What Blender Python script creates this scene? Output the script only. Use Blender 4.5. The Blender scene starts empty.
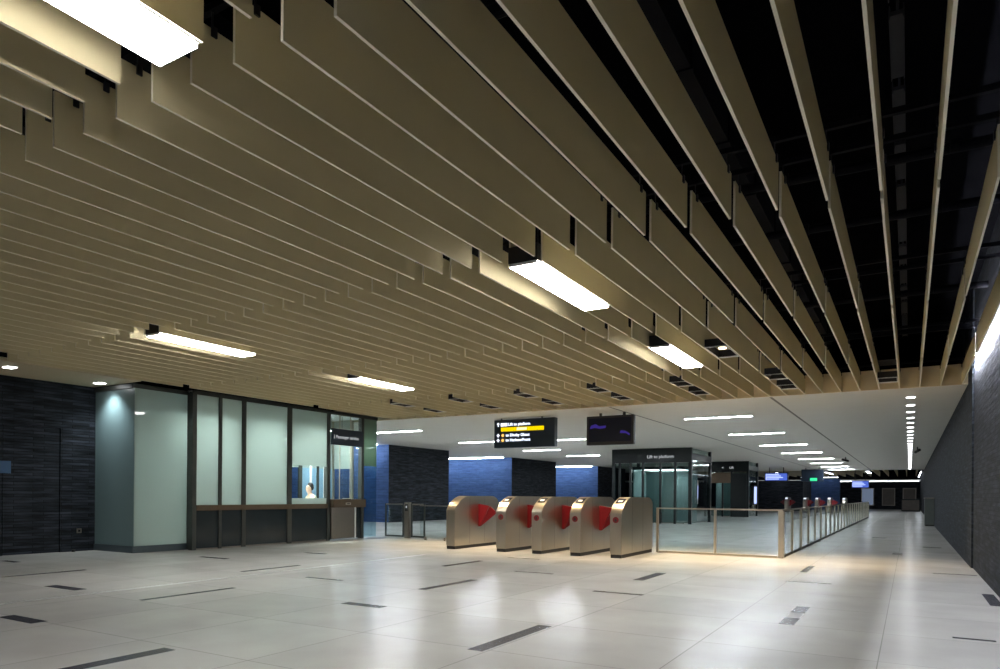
import bpy, bmesh, math, random
from mathutils import Vector, Matrix
random.seed(7)
sc = bpy.context.scene
COL = sc.collection
PI = math.pi

# ---------------------------------------------------------------- materials
def new_mat(name):
    m = bpy.data.materials.new(name); m.use_nodes = True
    nt = m.node_tree
    for n in list(nt.nodes): nt.nodes.remove(n)
    out = nt.nodes.new('ShaderNodeOutputMaterial')
    return m, nt, out

def pbr(name, col, rough=.5, metal=0., spec=.5, coat=0., noise=0., nscale=8., bump=0., emit=None, estr=0., stretch=None):
    m, nt, out = new_mat(name)
    b = nt.nodes.new('ShaderNodeBsdfPrincipled')
    b.inputs['Base Color'].default_value = (*col, 1)
    b.inputs['Roughness'].default_value = rough
    b.inputs['Metallic'].default_value = metal
    b.inputs['Specular IOR Level'].default_value = spec
    b.inputs['Coat Weight'].default_value = coat
    b.inputs['Coat Roughness'].default_value = .05
    if emit:
        b.inputs['Emission Color'].default_value = (*emit, 1)
        b.inputs['Emission Strength'].default_value = estr
    if noise or bump:
        tc = nt.nodes.new('ShaderNodeTexCoord')
        mp = nt.nodes.new('ShaderNodeMapping')
        if stretch: mp.inputs['Scale'].default_value = stretch
        nz = nt.nodes.new('ShaderNodeTexNoise'); nz.inputs['Scale'].default_value = nscale
        nz.inputs['Detail'].default_value = 4
        nt.links.new(tc.outputs['Object'], mp.inputs['Vector'])
        nt.links.new(mp.outputs['Vector'], nz.inputs['Vector'])
        if noise:
            mx = nt.nodes.new('ShaderNodeMix'); mx.data_type = 'RGBA'
            mx.inputs['A'].default_value = (*[c*(1-noise) for c in col], 1)
            mx.inputs['B'].default_value = (*[min(1, c*(1+noise)) for c in col], 1)
            nt.links.new(nz.outputs['Fac'], mx.inputs['Factor'])
            nt.links.new(mx.outputs['Result'], b.inputs['Base Color'])
        if bump:
            bp = nt.nodes.new('ShaderNodeBump'); bp.inputs['Strength'].default_value = bump
            bp.inputs['Distance'].default_value = .01
            nt.links.new(nz.outputs['Fac'], bp.inputs['Height'])
            nt.links.new(bp.outputs['Normal'], b.inputs['Normal'])
    nt.links.new(b.outputs[0], out.inputs[0])
    return m

def emis(name, col, strength):
    m, nt, out = new_mat(name)
    e = nt.nodes.new('ShaderNodeEmission')
    e.inputs[0].default_value = (*col, 1); e.inputs[1].default_value = strength
    nt.links.new(e.outputs[0], out.inputs[0])
    return m

def thin_fresnel(nt):
    f = nt.nodes.new('ShaderNodeFresnel'); g = nt.nodes.new('ShaderNodeNewGeometry')
    mr = nt.nodes.new('ShaderNodeMapRange'); mr.inputs['To Min'].default_value = 1.45; mr.inputs['To Max'].default_value = 1/1.45
    nt.links.new(g.outputs['Backfacing'], mr.inputs['Value']); nt.links.new(mr.outputs[0], f.inputs['IOR'])
    return f

def clear_glass(name, tint=(.93, .97, .96), refl=1.0):
    m, nt, out = new_mat(name)
    t = nt.nodes.new('ShaderNodeBsdfTransparent'); t.inputs[0].default_value = (*tint, 1)
    g = nt.nodes.new('ShaderNodeBsdfGlossy'); g.inputs['Roughness'].default_value = .02
    f = thin_fresnel(nt)
    mu = nt.nodes.new('ShaderNodeMath'); mu.operation = 'MULTIPLY'; mu.inputs[1].default_value = refl
    mx = nt.nodes.new('ShaderNodeMixShader')
    nt.links.new(f.outputs[0], mu.inputs[0]); nt.links.new(mu.outputs[0], mx.inputs[0])
    nt.links.new(t.outputs[0], mx.inputs[1]); nt.links.new(g.outputs[0], mx.inputs[2])
    nt.links.new(mx.outputs[0], out.inputs[0])
    return m

def frosted(name, dif, tra, k=.5):
    m, nt, out = new_mat(name)
    d = nt.nodes.new('ShaderNodeBsdfDiffuse'); d.inputs[0].default_value = (*dif, 1)
    t = nt.nodes.new('ShaderNodeBsdfTranslucent'); t.inputs[0].default_value = (*tra, 1)
    a = nt.nodes.new('ShaderNodeMixShader'); a.inputs[0].default_value = k
    g = nt.nodes.new('ShaderNodeBsdfGlossy'); g.inputs['Roughness'].default_value = .03
    f = thin_fresnel(nt)
    mx = nt.nodes.new('ShaderNodeMixShader')
    nt.links.new(d.outputs[0], a.inputs[1]); nt.links.new(t.outputs[0], a.inputs[2])
    nt.links.new(f.outputs[0], mx.inputs[0]); nt.links.new(a.outputs[0], mx.inputs[1]); nt.links.new(g.outputs[0], mx.inputs[2])
    nt.links.new(mx.outputs[0], out.inputs[0])
    return m

def brick_mat(name, c1, c2, mortar, w=.55, h=.06, bump=.8, rough=.55, noise=.35):
    """thin stacked stone courses, running along any vertical wall"""
    m, nt, out = new_mat(name)
    L = nt.links.new
    geo = nt.nodes.new('ShaderNodeNewGeometry')
    sep = nt.nodes.new('ShaderNodeSeparateXYZ'); L(geo.outputs['Position'], sep.inputs[0])
    add = nt.nodes.new('ShaderNodeMath'); add.operation = 'ADD'
    L(sep.outputs[0], add.inputs[0]); L(sep.outputs[1], add.inputs[1])
    com = nt.nodes.new('ShaderNodeCombineXYZ'); L(add.outputs[0], com.inputs[0]); L(sep.outputs[2], com.inputs[1])
    br = nt.nodes.new('ShaderNodeTexBrick')
    br.offset = .37; br.inputs['Scale'].default_value = 1
    br.inputs['Brick Width'].default_value = w; br.inputs['Row Height'].default_value = h
    br.inputs['Mortar Size'].default_value = .006; br.inputs['Mortar Smooth'].default_value = .3
    br.inputs['Color1'].default_value = (*c1, 1); br.inputs['Color2'].default_value = (*c2, 1)
    br.inputs['Mortar'].default_value = (*mortar, 1)
    L(com.outputs[0], br.inputs['Vector'])
    nz = nt.nodes.new('ShaderNodeTexNoise'); nz.inputs['Scale'].default_value = 4; nz.inputs['Detail'].default_value = 6
    mp = nt.nodes.new('ShaderNodeMapping'); mp.inputs['Scale'].default_value = (.5, 3.2, 1)
    L(com.outputs[0], mp.inputs['Vector']); L(mp.outputs[0], nz.inputs['Vector'])
    mr = nt.nodes.new('ShaderNodeMapRange'); mr.inputs['From Min'].default_value = .3; mr.inputs['From Max'].default_value = .7; mr.inputs['To Min'].default_value = 1-noise; mr.inputs['To Max'].default_value = 1+noise
    L(nz.outputs['Fac'], mr.inputs['Value'])
    mx = nt.nodes.new('ShaderNodeMix'); mx.data_type = 'RGBA'; mx.blend_type = 'MULTIPLY'; mx.inputs['Factor'].default_value = 1
    L(br.outputs['Color'], mx.inputs['A']); L(mr.outputs[0], mx.inputs['B'])
    sub = nt.nodes.new('ShaderNodeMath'); sub.operation = 'SUBTRACT'
    L(nz.outputs['Fac'], sub.inputs[0]); L(br.outputs['Fac'], sub.inputs[1])
    bp = nt.nodes.new('ShaderNodeBump'); bp.inputs['Strength'].default_value = bump; bp.inputs['Distance'].default_value = .03
    L(sub.outputs[0], bp.inputs['Height'])
    b = nt.nodes.new('ShaderNodeBsdfPrincipled'); b.inputs['Roughness'].default_value = rough
    b.inputs['Specular IOR Level'].default_value = .2
    L(mx.outputs['Result'], b.inputs['Base Color']); L(bp.outputs[0], b.inputs['Normal'])
    L(b.outputs[0], out.inputs[0])
    return m

def floor_mat():
    m, nt, out = new_mat('polished_stone_slabs')
    L = nt.links.new
    geo = nt.nodes.new('ShaderNodeNewGeometry')
    mp = nt.nodes.new('ShaderNodeMapping'); mp.inputs['Location'].default_value = (.2+1.35*60, -6.03+1.26*20, 0)
    L(geo.outputs['Position'], mp.inputs['Vector'])
    br = nt.nodes.new('ShaderNodeTexBrick'); br.offset = 0
    br.inputs['Scale'].default_value = 1; br.inputs['Brick Width'].default_value = 1.35; br.inputs['Row Height'].default_value = 1.26
    br.inputs['Mortar Size'].default_value = .0045; br.inputs['Mortar Smooth'].default_value = .2
    br.inputs['Color1'].default_value = (*FLOOR_A, 1); br.inputs['Color2'].default_value = (*FLOOR_B, 1)
    br.inputs['Mortar'].default_value = (*[c*.58 for c in FLOOR_A], 1)
    L(mp.outputs[0], br.inputs['Vector'])
    nz = nt.nodes.new('ShaderNodeTexNoise'); nz.inputs['Scale'].default_value = 1.3; nz.inputs['Detail'].default_value = 6
    L(geo.outputs['Position'], nz.inputs['Vector'])
    mr = nt.nodes.new('ShaderNodeMapRange'); mr.inputs['To Min'].default_value = .84; mr.inputs['To Max'].default_value = 1.16
    L(nz.outputs['Fac'], mr.inputs['Value'])
    sp = nt.nodes.new('ShaderNodeTexNoise'); sp.inputs['Scale'].default_value = 90; sp.inputs['Detail'].default_value = 2
    L(geo.outputs['Position'], sp.inputs['Vector'])
    mr2 = nt.nodes.new('ShaderNodeMapRange'); mr2.inputs['To Min'].default_value = .93; mr2.inputs['To Max'].default_value = 1.07
    L(sp.outputs['Fac'], mr2.inputs['Value'])
    mu = nt.nodes.new('ShaderNodeMath'); mu.operation = 'MULTIPLY'; L(mr.outputs[0], mu.inputs[0]); L(mr2.outputs[0], mu.inputs[1])
    mx = nt.nodes.new('ShaderNodeMix'); mx.data_type = 'RGBA'; mx.blend_type = 'MULTIPLY'; mx.inputs['Factor'].default_value = 1
    L(br.outputs['Color'], mx.inputs['A']); L(mu.outputs[0], mx.inputs['B'])
    b = nt.nodes.new('ShaderNodeBsdfPrincipled')
    mr3 = nt.nodes.new('ShaderNodeMapRange'); mr3.inputs['To Min'].default_value = .20; mr3.inputs['To Max'].default_value = .265
    L(nz.outputs['Fac'], mr3.inputs['Value']); L(mr3.outputs[0], b.inputs['Roughness'])
    b.inputs['Specular IOR Level'].default_value = .2
    L(mx.outputs['Result'], b.inputs['Base Color']); L(b.outputs[0], out.inputs[0])
    return m

FLOOR_A = (.455, .45, .425); FLOOR_B = (.515, .505, .48)
M = {}
M['floor'] = floor_mat()
M['inlay'] = pbr('dark_granite', (.055, .055, .068), .24, spec=.12, noise=.35, nscale=40)
M['tactile'] = pbr('steel_studs', (.42, .42, .42), .35, metal=.5)
M['tactile_dark'] = pbr('stud_strip', (.27, .26, .245), .4, noise=.5, nscale=9)
M['baffle'] = pbr('beige_panel', (.69, .60, .37), .55, noise=.05, nscale=3)
M['baffle_edge_lit'] = pbr('edge_floor_light', (.82, .76, .62), .5, noise=.03)  # floor light put into the colour: paler edges for the baffles
M['beam'] = pbr('beige_bulkhead', (.66, .55, .36), .6, noise=.04, nscale=2)
M['ceil'] = pbr('ceiling_panel', (.66, .64, .58), .6, noise=.04, nscale=1.5)
M['seam'] = pbr('ceiling_seam', (.16, .15, .13), .7)
M['void'] = pbr('void_black', (.003, .003, .0035), 1., spec=0., noise=.3, nscale=3)
M['duct'] = pbr('dark_galvanised', (.006, .006, .008), .8, spec=.1, noise=.3, nscale=5)
M['tray'] = pbr('grey_tray', (.04, .04, .043), .8, spec=.1, noise=.2)
M['black'] = pbr('black_metal', (.012, .012, .014), .5, noise=.2)
M['slate'] = brick_mat('dark_slate_courses', (.009, .0115, .015), (.026, .031, .041), (.004, .005, .006), bump=.6, rough=.75, noise=.75)
M['slate_blue'] = brick_mat('blue_slate_courses', (.055, .11, .27), (.075, .14, .33), (.03, .065, .17), w=.5, h=.12, bump=.4, noise=.2)
M['white'] = pbr('white_paint', (.75, .76, .76), .5, noise=.03)
M['steel'] = pbr('brushed_steel', (.52, .47, .39), .30, metal=1., noise=.08, nscale=30, stretch=(1, 1, 12))
M['steel_dark'] = pbr('satin_steel', (.30, .27, .24), .35, metal=1., noise=.1, nscale=20)
M['bronze'] = pbr('bronze_rail', (.13, .095, .065), .4, metal=.6, noise=.15, nscale=10)
M['mullion'] = pbr('dark_mullion', (.055, .06, .055), .4, metal=.4, noise=.2)
M['darkglass'] = pbr('dark_glass', (.018, .026, .030), .12, spec=.3, coat=.1, noise=.3, nscale=1.2)
M['plinth'] = pbr('plinth_grey', (.055, .075, .085), .4, noise=.15)
M['painted_glass'] = pbr('painted_glass', (.17, .24, .245), .3, coat=.4, noise=.05, nscale=2)
M['frost'] = frosted('frosted_glass', (.34, .39, .37), (.64, .72, .69), .5)
M['frost_green'] = frosted('green_frosted_glass', (.16, .22, .18), (.30, .42, .34), .5)
M['reflection_blue'] = frosted('blue_glass_reflection', (.34, .52, .68), (.40, .60, .76), .5)  # reflections in the office's inner glass, painted as pale blue
M['glass'] = clear_glass('clear_glass')
M['glass_blue'] = clear_glass('bluish_glass', (.72, .86, .92))
M['glass_rail'] = clear_glass('rail_glass', (.92, .96, .96), .55)
M['glass_teal'] = clear_glass('teal_glass', (.62, .72, .72))
M['teal_panel'] = frosted('teal_frosted_glass', (.30, .36, .36), (.38, .46, .46), .5)
M['red'] = pbr('red_flap', (.20, .004, .008), .4, noise=.05)
M['red_dark'] = pbr('red_flap_inner', (.16, .003, .006), .35, noise=.05)
M['rubber'] = pbr('black_rubber', (.02, .018, .016), .6, noise=.2)
M['screen_dark'] = pbr('dark_display', (.010, .011, .022), .35, spec=.15, noise=.1)
M['navy'] = pbr('navy_sign', (.008, .018, .035), .3, noise=.1)
M['navy_blue'] = pbr('blue_plate', (.015, .07, .16), .4, noise=.1)
M['lamp'] = emis('lamp_white', (1, .985, .96), 24)
M['lamp_flat'] = emis('lamp_strip', (.84, .92, 1), 85)
M['lamp_office'] = emis('lamp_office', (.90, 1, .97), 40)
M['lamp_cool'] = emis('lamp_cool', (.80, .90, 1), 25)
M['lamp_far'] = emis('lamp_far', (.85, .92, 1), 5)
M['lamp_down'] = emis('lamp_down', (.95, .97, 1), 10)
M['lamp_warm'] = emis('lamp_warm', (1, .75, .45), 8)
M['lamp_bar'] = emis('lamp_bar', (.86, .89, 1), 380)
M['lamp_lift'] = emis('lamp_lift', (.9, 1, 1), 5)
M['txt'] = emis('sign_white', (.75, .82, 1), .95)
M['txt_dim'] = emis('sign_dim', (.55, .58, .6), .32)
M['yellow'] = emis('sign_yellow', (1, .72, .0), 0.423)
M['orange'] = emis('sign_orange', (1, .55, .15), 0.538)
M['purple'] = emis('screen_purple', (.13, .08, .65), .11)
M['bluelit'] = emis('screen_blue', (.45, .55, 1), 0.615)
M['blueback'] = emis('screen_blue_back', (.10, .18, .75), 0.346)
M['green_exit'] = emis('exit_green', (.05, .8, .35), 0.500)
M['poster'] = emis('poster_lit', (.35, .45, .65), 0.135)
M['posterdim'] = pbr('poster_dull', (.12, .10, .085), .5, noise=.3, nscale=3)
M['cabinet'] = pbr('grey_green_cabinet', (.13, .15, .135), .45, noise=.1)
M['skin'] = pbr('skin', (.62, .40, .30), .5, noise=.05)
M['hair'] = pbr('black_hair', (.012, .010, .010), .5, noise=.2)
M['shirt'] = pbr('pale_shirt', (.80, .76, .60), .7, noise=.05)
M['trouser'] = pbr('dark_trousers', (.02, .02, .03), .8, noise=.1)
M['lift_brown'] = pbr('brown_panel', (.16, .11, .07), .5, noise=.1)
M['frame_dark'] = pbr('lift_frame', (.014, .018, .019), .3, metal=.3, noise=.2)

# ---------------------------------------------------------------- mesh helpers
class MB:
    def __init__(self): self.v = []; self.f = []; self.m = []
    def box(self, x0, x1, y0, y1, z0, z1, mi=0):
        n = len(self.v)
        self.v += [(x0,y0,z0),(x1,y0,z0),(x1,y1,z0),(x0,y1,z0),(x0,y0,z1),(x1,y0,z1),(x1,y1,z1),(x0,y1,z1)]
        for q in ((0,3,2,1),(4,5,6,7),(0,1,5,4),(1,2,6,5),(2,3,7,6),(3,0,4,7)):
            self.f.append([n+i for i in q]); self.m.append(mi)
        return self
    def prism(self, pts, axis, a, b, mi=0):
        """extrude a 2-D outline along axis x, y or z from a to b"""
        n = len(self.v); k = len(pts)
        for t in (a, b):
            for p, q in pts:
                self.v.append({'x': (t,p,q), 'y': (p,t,q), 'z': (p,q,t)}[axis])
        self.f.append([n+i for i in range(k)][::-1]); self.m.append(mi)
        self.f.append([n+k+i for i in range(k)]); self.m.append(mi)
        for i in range(k):
            j = (i+1) % k
            self.f.append([n+i, n+j, n+k+j, n+k+i]); self.m.append(mi)
        return self
    def tube(self, p, q, r, seg=12, r2=None, mi=0):
        p, q = Vector(p), Vector(q); d = (q-p).normalized()
        a = d.orthogonal().normalized(); b = d.cross(a); n = len(self.v)
        for c, rr in ((p, r), (q, r if r2 is None else r2)):
            for i in range(seg):
                t = 2*PI*i/seg
                self.v.append(tuple(c + (a*math.cos(t)+b*math.sin(t))*rr))
        self.f.append([n+i for i in range(seg)][::-1]); self.m.append(mi)
        self.f.append([n+seg+i for i in range(seg)]); self.m.append(mi)
        for i in range(seg):
            j = (i+1) % seg
            self.f.append([n+i, n+j, n+seg+j, n+seg+i]); self.m.append(mi)
        return self
    def build(self, name, mat, parent=None, bevel=0., smooth=False):
        me = bpy.data.meshes.new(name); me.from_pydata(self.v, [], self.f)
        mats = mat if isinstance(mat, (list, tuple)) else [mat]
        for x in mats: me.materials.append(x)
        for p, i in zip(me.polygons, self.m): p.material_index = i; p.use_smooth = smooth
        bm = bmesh.new(); bm.from_mesh(me)
        bmesh.ops.recalc_face_normals(bm, faces=bm.faces)
        if bevel:
            bmesh.ops.bevel(bm, geom=[e for e in bm.edges if e.calc_face_angle(0) > .5], offset=bevel, segments=2, affect='EDGES', clamp_overlap=True)
        bm.to_mesh(me); bm.free()
        o = bpy.data.objects.new(name, me); COL.objects.link(o)
        if parent: o.parent = parent
        return o

def B(x0, x1, y0, y1, z0, z1): return MB().box(x0, x1, y0, y1, z0, z1)
def empty(name, loc):
    o = bpy.data.objects.new(name, None); o.location = loc; o.empty_display_size = .2; COL.objects.link(o); return o
def tag(o, label=None, cat=None, group=None, kind=None):
    if label: o['label'] = label
    if cat: o['category'] = cat
    if group: o['group'] = group
    if kind: o['kind'] = kind
    return o
def struct(o): o['kind'] = 'structure'; return o
CH = {}
def child_index():
    CH.clear()
    for o in bpy.data.objects:
        if o.parent: CH.setdefault(o.parent.name, []).append(o)
def copy_tree(o, loc=None, parent=None):
    c = o.copy(); COL.objects.link(c)
    if parent: c.parent = parent
    if loc is not None: c.location = loc
    for ch in CH.get(o.name, []): copy_tree(ch, None, c)
    return c
def text(body, size, mat, parent, loc, rot, name='lettering', align='LEFT'):
    cu = bpy.data.curves.new(name, 'FONT'); cu.body = body; cu.size = size; cu.extrude = .002
    cu.align_x = align; cu.align_y = 'CENTER'; cu.offset = .016*size; cu.resolution_u = 3
    cu.materials.append(mat)
    t = bpy.data.objects.new(name, cu); COL.objects.link(t)
    bpy.context.view_layer.update()
    me = bpy.data.meshes.new_from_object(t.evaluated_get(bpy.context.evaluated_depsgraph_get()))
    bpy.data.objects.remove(t)
    me.materials.clear(); me.materials.append(mat)
    o = bpy.data.objects.new(name, me); COL.objects.link(o)
    o.location = loc; o.rotation_euler = rot
    if parent: o.parent = parent
    return o
ORD = ['first','second','third','fourth','fifth','sixth','seventh','eighth','ninth','tenth','eleventh','twelfth','thirteenth','fourteenth','fifteenth','sixteenth','seventeenth','eighteenth','nineteenth','twentieth']
TENS = {2: 'twenty', 3: 'thirty', 4: 'forty'}
def ordinal(n):
    if n <= 20: return ORD[n-1]
    t, u = divmod(n, 10)
    return {3: 'thirtieth', 4: 'fortieth'}[t] if u == 0 else TENS[t]+'-'+ORD[u-1]

# ---------------------------------------------------------------- key dimensions
CZ = 3.447                      # underside of the baffles and of the flat ceiling
DX = .35                        # baffle pitch
X0 = -2.988
def bx(k): return X0 + (.35 if k > 0 else .3457)*k
BT = .018; BH = .36
ROWS = [(-1.25, 2.17), (2.355, 5.65), (5.80, 9.05), (9.21, 12.71), (12.9, 16.04)]
XW = .957                       # right wall

# ---------------------------------------------------------------- floor
f = MB()
f.box(-32, 1.3, -3, 90, -.12, 0, 0)
E_ = .0015
INL = [(-7.79,-7.15,3.40,3.55),(-9.83,-9.10,4.83,4.99),(-5.16,-5.01,2.60,3.44),(-7.70,-7.62,4.81,6.10),(-11.42,-11.33,5.01,6.21),
       (-14.05,-13.54,6.16,6.28),(-11.93,-11.13,8.66,8.76),(-9.18,-9.09,7.42,8.62),(-7.75,-7.03,7.43,7.50),(-5.57,-5.0,5.88,6.02),
       (-5.57,-5.45,7.33,8.6),(-7.05,-6.93,9.93,11.14),(-3.07,-2.93,4.70,5.95),(-5.57,-4.88,9.90,9.98),(-3.56,-2.89,8.42,8.50),
       (-3.54,-3.38,9.90,11.03),(-1.59,-.96,11.02,11.08),(-1.105,-.965,7.29,7.72),(-1.105,-.965,8.08,8.58),(-1.57,-1.46,12.52,13.70),
       (-2.39,-2.15,21.3,21.6),(-.32,-.14,17.6,18.05),(.82,.95,9.88,11.04),(.34,.66,7.40,7.47),(.34,.95,13.57,13.64),(-11.0,-10.4,10.5,10.6),
       (-6.9,-6.2,12.0,12.08),(-1.0,-.6,24.5,24.8),(.3,.7,20.6,20.75),(-1.7,-1.4,29,29.5)]
for a, b, c, d in INL: f.box(a, b, c, d, 0, E_, 1)
f.box(-1.105, -.965, 7.72, 8.08, 0, E_, 3)
for y0, y1 in ((3.2, 6.9), (6.9, 11.6)): f.box(-8.70, -8.60, y0, y1, 0, E_, 2)
y = 3.25
while y < 11.55:                # studs of the guiding strip
    for x in (-8.675, -8.625):
        if random.random() < .8: f.tube((x, y, E_), (x, y, .006), .019, 8, .012, mi=3)
    y += .055
struct(f.build('floor', [M['floor'], M['inlay'], M['tactile_dark'], M['tactile']]))

# ---------------------------------------------------------------- walls
def wall(name, b, mats): return struct(b.build(name, mats))
wall('wall_right', MB().box(XW+.03, 1.4, -3, 15.0, 0, 5.2).box(XW, 1.4, 15.0, 90, 0, 5.2), M['slate'])
DOORZ = 2.56
# left wall up to the ticket office, one open joint at y = 7.8
wall('wall_left', MB().box(-15.6, -15.1, -3, 6.66, 0, 3.6).box(-15.6, -15.1, 7.72, 8.5, 0, 3.6).box(-15.6, -15.1, 6.66, 7.72, DOORZ, 3.6), M['slate'])
struct(B(-15.6, -15.104, 6.672, 7.70, .005, DOORZ-.012).build('door_1', M['slate']))
def block(name, x0, x1, y0, y1, z1=CZ):
    b = MB().box(x0, x1, y0, y1, 0, z1)
    b.m[2] = 1                                    # the face towards the gates is blue
    return wall(name, b, [M['slate'], M['slate_blue']])
block('wall_block_1', -31, -19.87, 23.95, 28.6)
block('wall_block_2', -31, -20.05, 35.3, 41.2)
block('wall_block_3', -31, -20.0, 48.2, 54)
wall('wall_block_4', MB().box(-13.0, -8.3, 68, 74, 0, 2.75), M['slate'])
wall('wall_far', MB().box(-32, 1.2, 86, 86.4, 0, 5.2), M['slate'])
b = MB().box(-9.6, -6.0, 77, 77.4, 0, 3.1)
wall('wall_block_5', b, M['slate_blue'])
wall('wall_beyond_left', MB().box(-32, -31.5, 8, 86, 0, 3.6), M['slate'])

# ---------------------------------------------------------------- ceilings
struct(MB().box(-32, 1.4, -3, 17.5, 5.0, 5.2).box(-32, 1.0, 17.0, 17.5, CZ+.39, 5.0).build('ceiling', M['void']))
b = MB().box(-32, XW, 16.08, 62.6, CZ, CZ+.38)
for x in (-2.65, -6.42): b.box(x-.03, x+.03, 16.2, 62.6, CZ-.001, CZ+.01, 1)
struct(b.build('ceiling_flat', [M['ceil'], M['seam']]))
struct(B(-32, XW, 16.06, 16.08, CZ, CZ+.40).build('trim_1', M['beam']))     # bulkhead face
struct(B(-15.2, -13.42, -3, 8.4, CZ+.05, CZ+.11).build('ceiling_strip', M['beam']))
struct(B(-32, 1.4, 62.6, 86.2, 4.4, 4.5).build('ceiling_beyond', M['void']))
struct(B(-32, XW, 82, 86, 3.0, 3.12).build('trim_2', M['ceil']))

# ---------------------------------------------------------------- baffles
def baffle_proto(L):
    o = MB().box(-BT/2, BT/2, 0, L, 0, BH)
    o.m[0] = o.m[2] = o.m[4] = 1                  # light on the lower and end edges, painted as a paler colour
    o = o.build('ceiling_baffle', [M['baffle'], M['baffle_edge_lit']])
    for t in (.13, L-.13):
        h = MB()
        h.box(-.022, .022, t-.017, t+.017, BH-.045, BH+.012); h.tube((0, t, BH+.012), (0, t, BH+.10), .006, 6)
        h.build('hanger', M['black'], o)
    return o
FIX = {  # spaces between baffles taken by fixtures are not baffle positions, so every baffle stays whole
}
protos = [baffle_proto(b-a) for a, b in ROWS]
child_index()
KMIN, KMAX = -30, 11
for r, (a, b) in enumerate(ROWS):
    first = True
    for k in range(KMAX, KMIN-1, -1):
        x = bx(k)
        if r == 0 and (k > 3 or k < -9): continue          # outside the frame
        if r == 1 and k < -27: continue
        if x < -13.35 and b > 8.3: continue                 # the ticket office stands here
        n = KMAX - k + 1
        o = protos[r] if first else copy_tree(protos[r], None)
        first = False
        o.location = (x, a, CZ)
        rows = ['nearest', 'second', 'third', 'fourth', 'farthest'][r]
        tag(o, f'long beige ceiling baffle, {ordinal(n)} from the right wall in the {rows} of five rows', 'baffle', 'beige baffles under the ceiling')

# rails the baffles hang from, black, up in the void
for r, (a, b) in enumerate(ROWS):
    for t, w in ((a+.13, 'near'), (b-.13, 'far')):
        o = MB().box(-13.4, XW-.06, t-.02, t+.02, CZ+BH+.10, CZ+BH+.14).build('support_rail', M['duct'])
        tag(o, f'black support rail above the {w} ends of the {["nearest","second","third","fourth","farthest"][r]} row of baffles', 'rail', 'support rails over the baffles')

# services in the dark void
def duct(x, z, w, h, y0, y1, label):
    d = MB().box(x-w/2, x+w/2, y0, y1, z, z+h)
    yy = y0+.6
    while yy < y1-.1:
        d.box(x-w/2-.015, x+w/2+.015, yy, yy+.04, z-.015, z+h+.015); yy += 1.2
    return tag(d.build('ventilation_duct', M['duct']), label, 'duct', 'ducts in the ceiling void')
duct(-1.55, 4.35, .34, .28, 2, 15.5, 'narrow dark duct with ribs in the black void above the middle baffles')
duct(-4.6, 4.3, .6, .4, -1, 15.5, 'broad dark duct in the black void above the left part of the baffles')
for i in range(12):
    y0 = 4.3 + i*.98
    t = MB().box(-.135, -.055, y0, y0+.80, 4.45, 4.48).box(-.14, -.132, y0, y0+.8, 4.43, 4.52).box(-.058, -.05, y0, y0+.8, 4.43, 4.52).box(-.10, -.09, y0+.1, y0+.11, 4.48, 4.99).box(-.10, -.09, y0+.7, y0+.71, 4.48, 4.99).build('cable_tray', M['tray'])
    tag(t, f'grey cable tray length in the black void near the right wall, {ordinal(i+1)} from the camera', 'cable tray', 'cable tray lengths')
for i, (yy, zz) in enumerate(((3.4, 4.18), (6.6, 4.15), (8.1, 4.2), (11.2, 4.16), (14.0, 4.2))):
    p = MB().tube((-13, yy, zz), (.9, yy+.25, zz), .045, 12)
    for xx in (-9, -6, -3, -1, .3): p.tube((xx-.03, yy+.2, zz), (xx+.03, yy+.2, zz), .06, 12)
    tag(p.build('water_pipe', M['duct']), f'dark pipe crossing the black ceiling void, {ordinal(i+1)} from the camera', 'pipe', 'pipes in the ceiling void')

# ---------------------------------------------------------------- linear lights between the baffles
def linear_light(x, y0, L, label):
    r = empty('linear_ceiling_light', (x, y0, CZ))
    w = .150
    h = MB().box(-w-.006, -w, 0, L, .002, .16).box(w, w+.006, 0, L, .002, .16).box(-w, w, 0, L, .15, .16)
    h.box(-w-.006, w+.006, -.008, 0, .002, .16)
    h.build('housing', M['black'], r)
    MB().box(-w+.001, w-.001, .004, L-.004, -.026, .001).build('diffuser', M['lamp'], r)
    MB().box(-w-.010, -w, 0, L, -.006, .002).box(w, w+.010, 0, L, -.006, .002).build('edge_trim', M['white'], r)
    MB().box(-w, w, L-.003, L+.003, -.027, .16).build('end_cap', M['black'], r)
    MB().box(-w, w, -.003, .003, -.027, .002).build('end_cap', M['white'], r)
    for t in (.3, L-.3): MB().tube((0, t, .16), (0, t, .46), .008, 8).build('hanger', M['black'], r)
    return tag(r, label, 'ceiling light', 'linear lights between the baffles')
XA, XB = X0-DX/2+.008, (bx(-18)+bx(-17))/2
linear_light(XA, .40, 1.76, 'large bright linear light overhead at the near end of the baffle ceiling')
linear_light(XA, 5.74, 1.78, 'bright linear light in the middle of the baffle ceiling, over the open floor')
linear_light(XA, 9.90, 1.82, 'bright linear light among the baffles, just before the gates and next to a dark slot')
linear_light(XB, 5.82, 1.62, 'bright linear light in the baffles in front of the frosted glass corner')
linear_light(XB, 9.86, 1.64, 'bright linear light in the baffles in front of the passenger service window')

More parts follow.
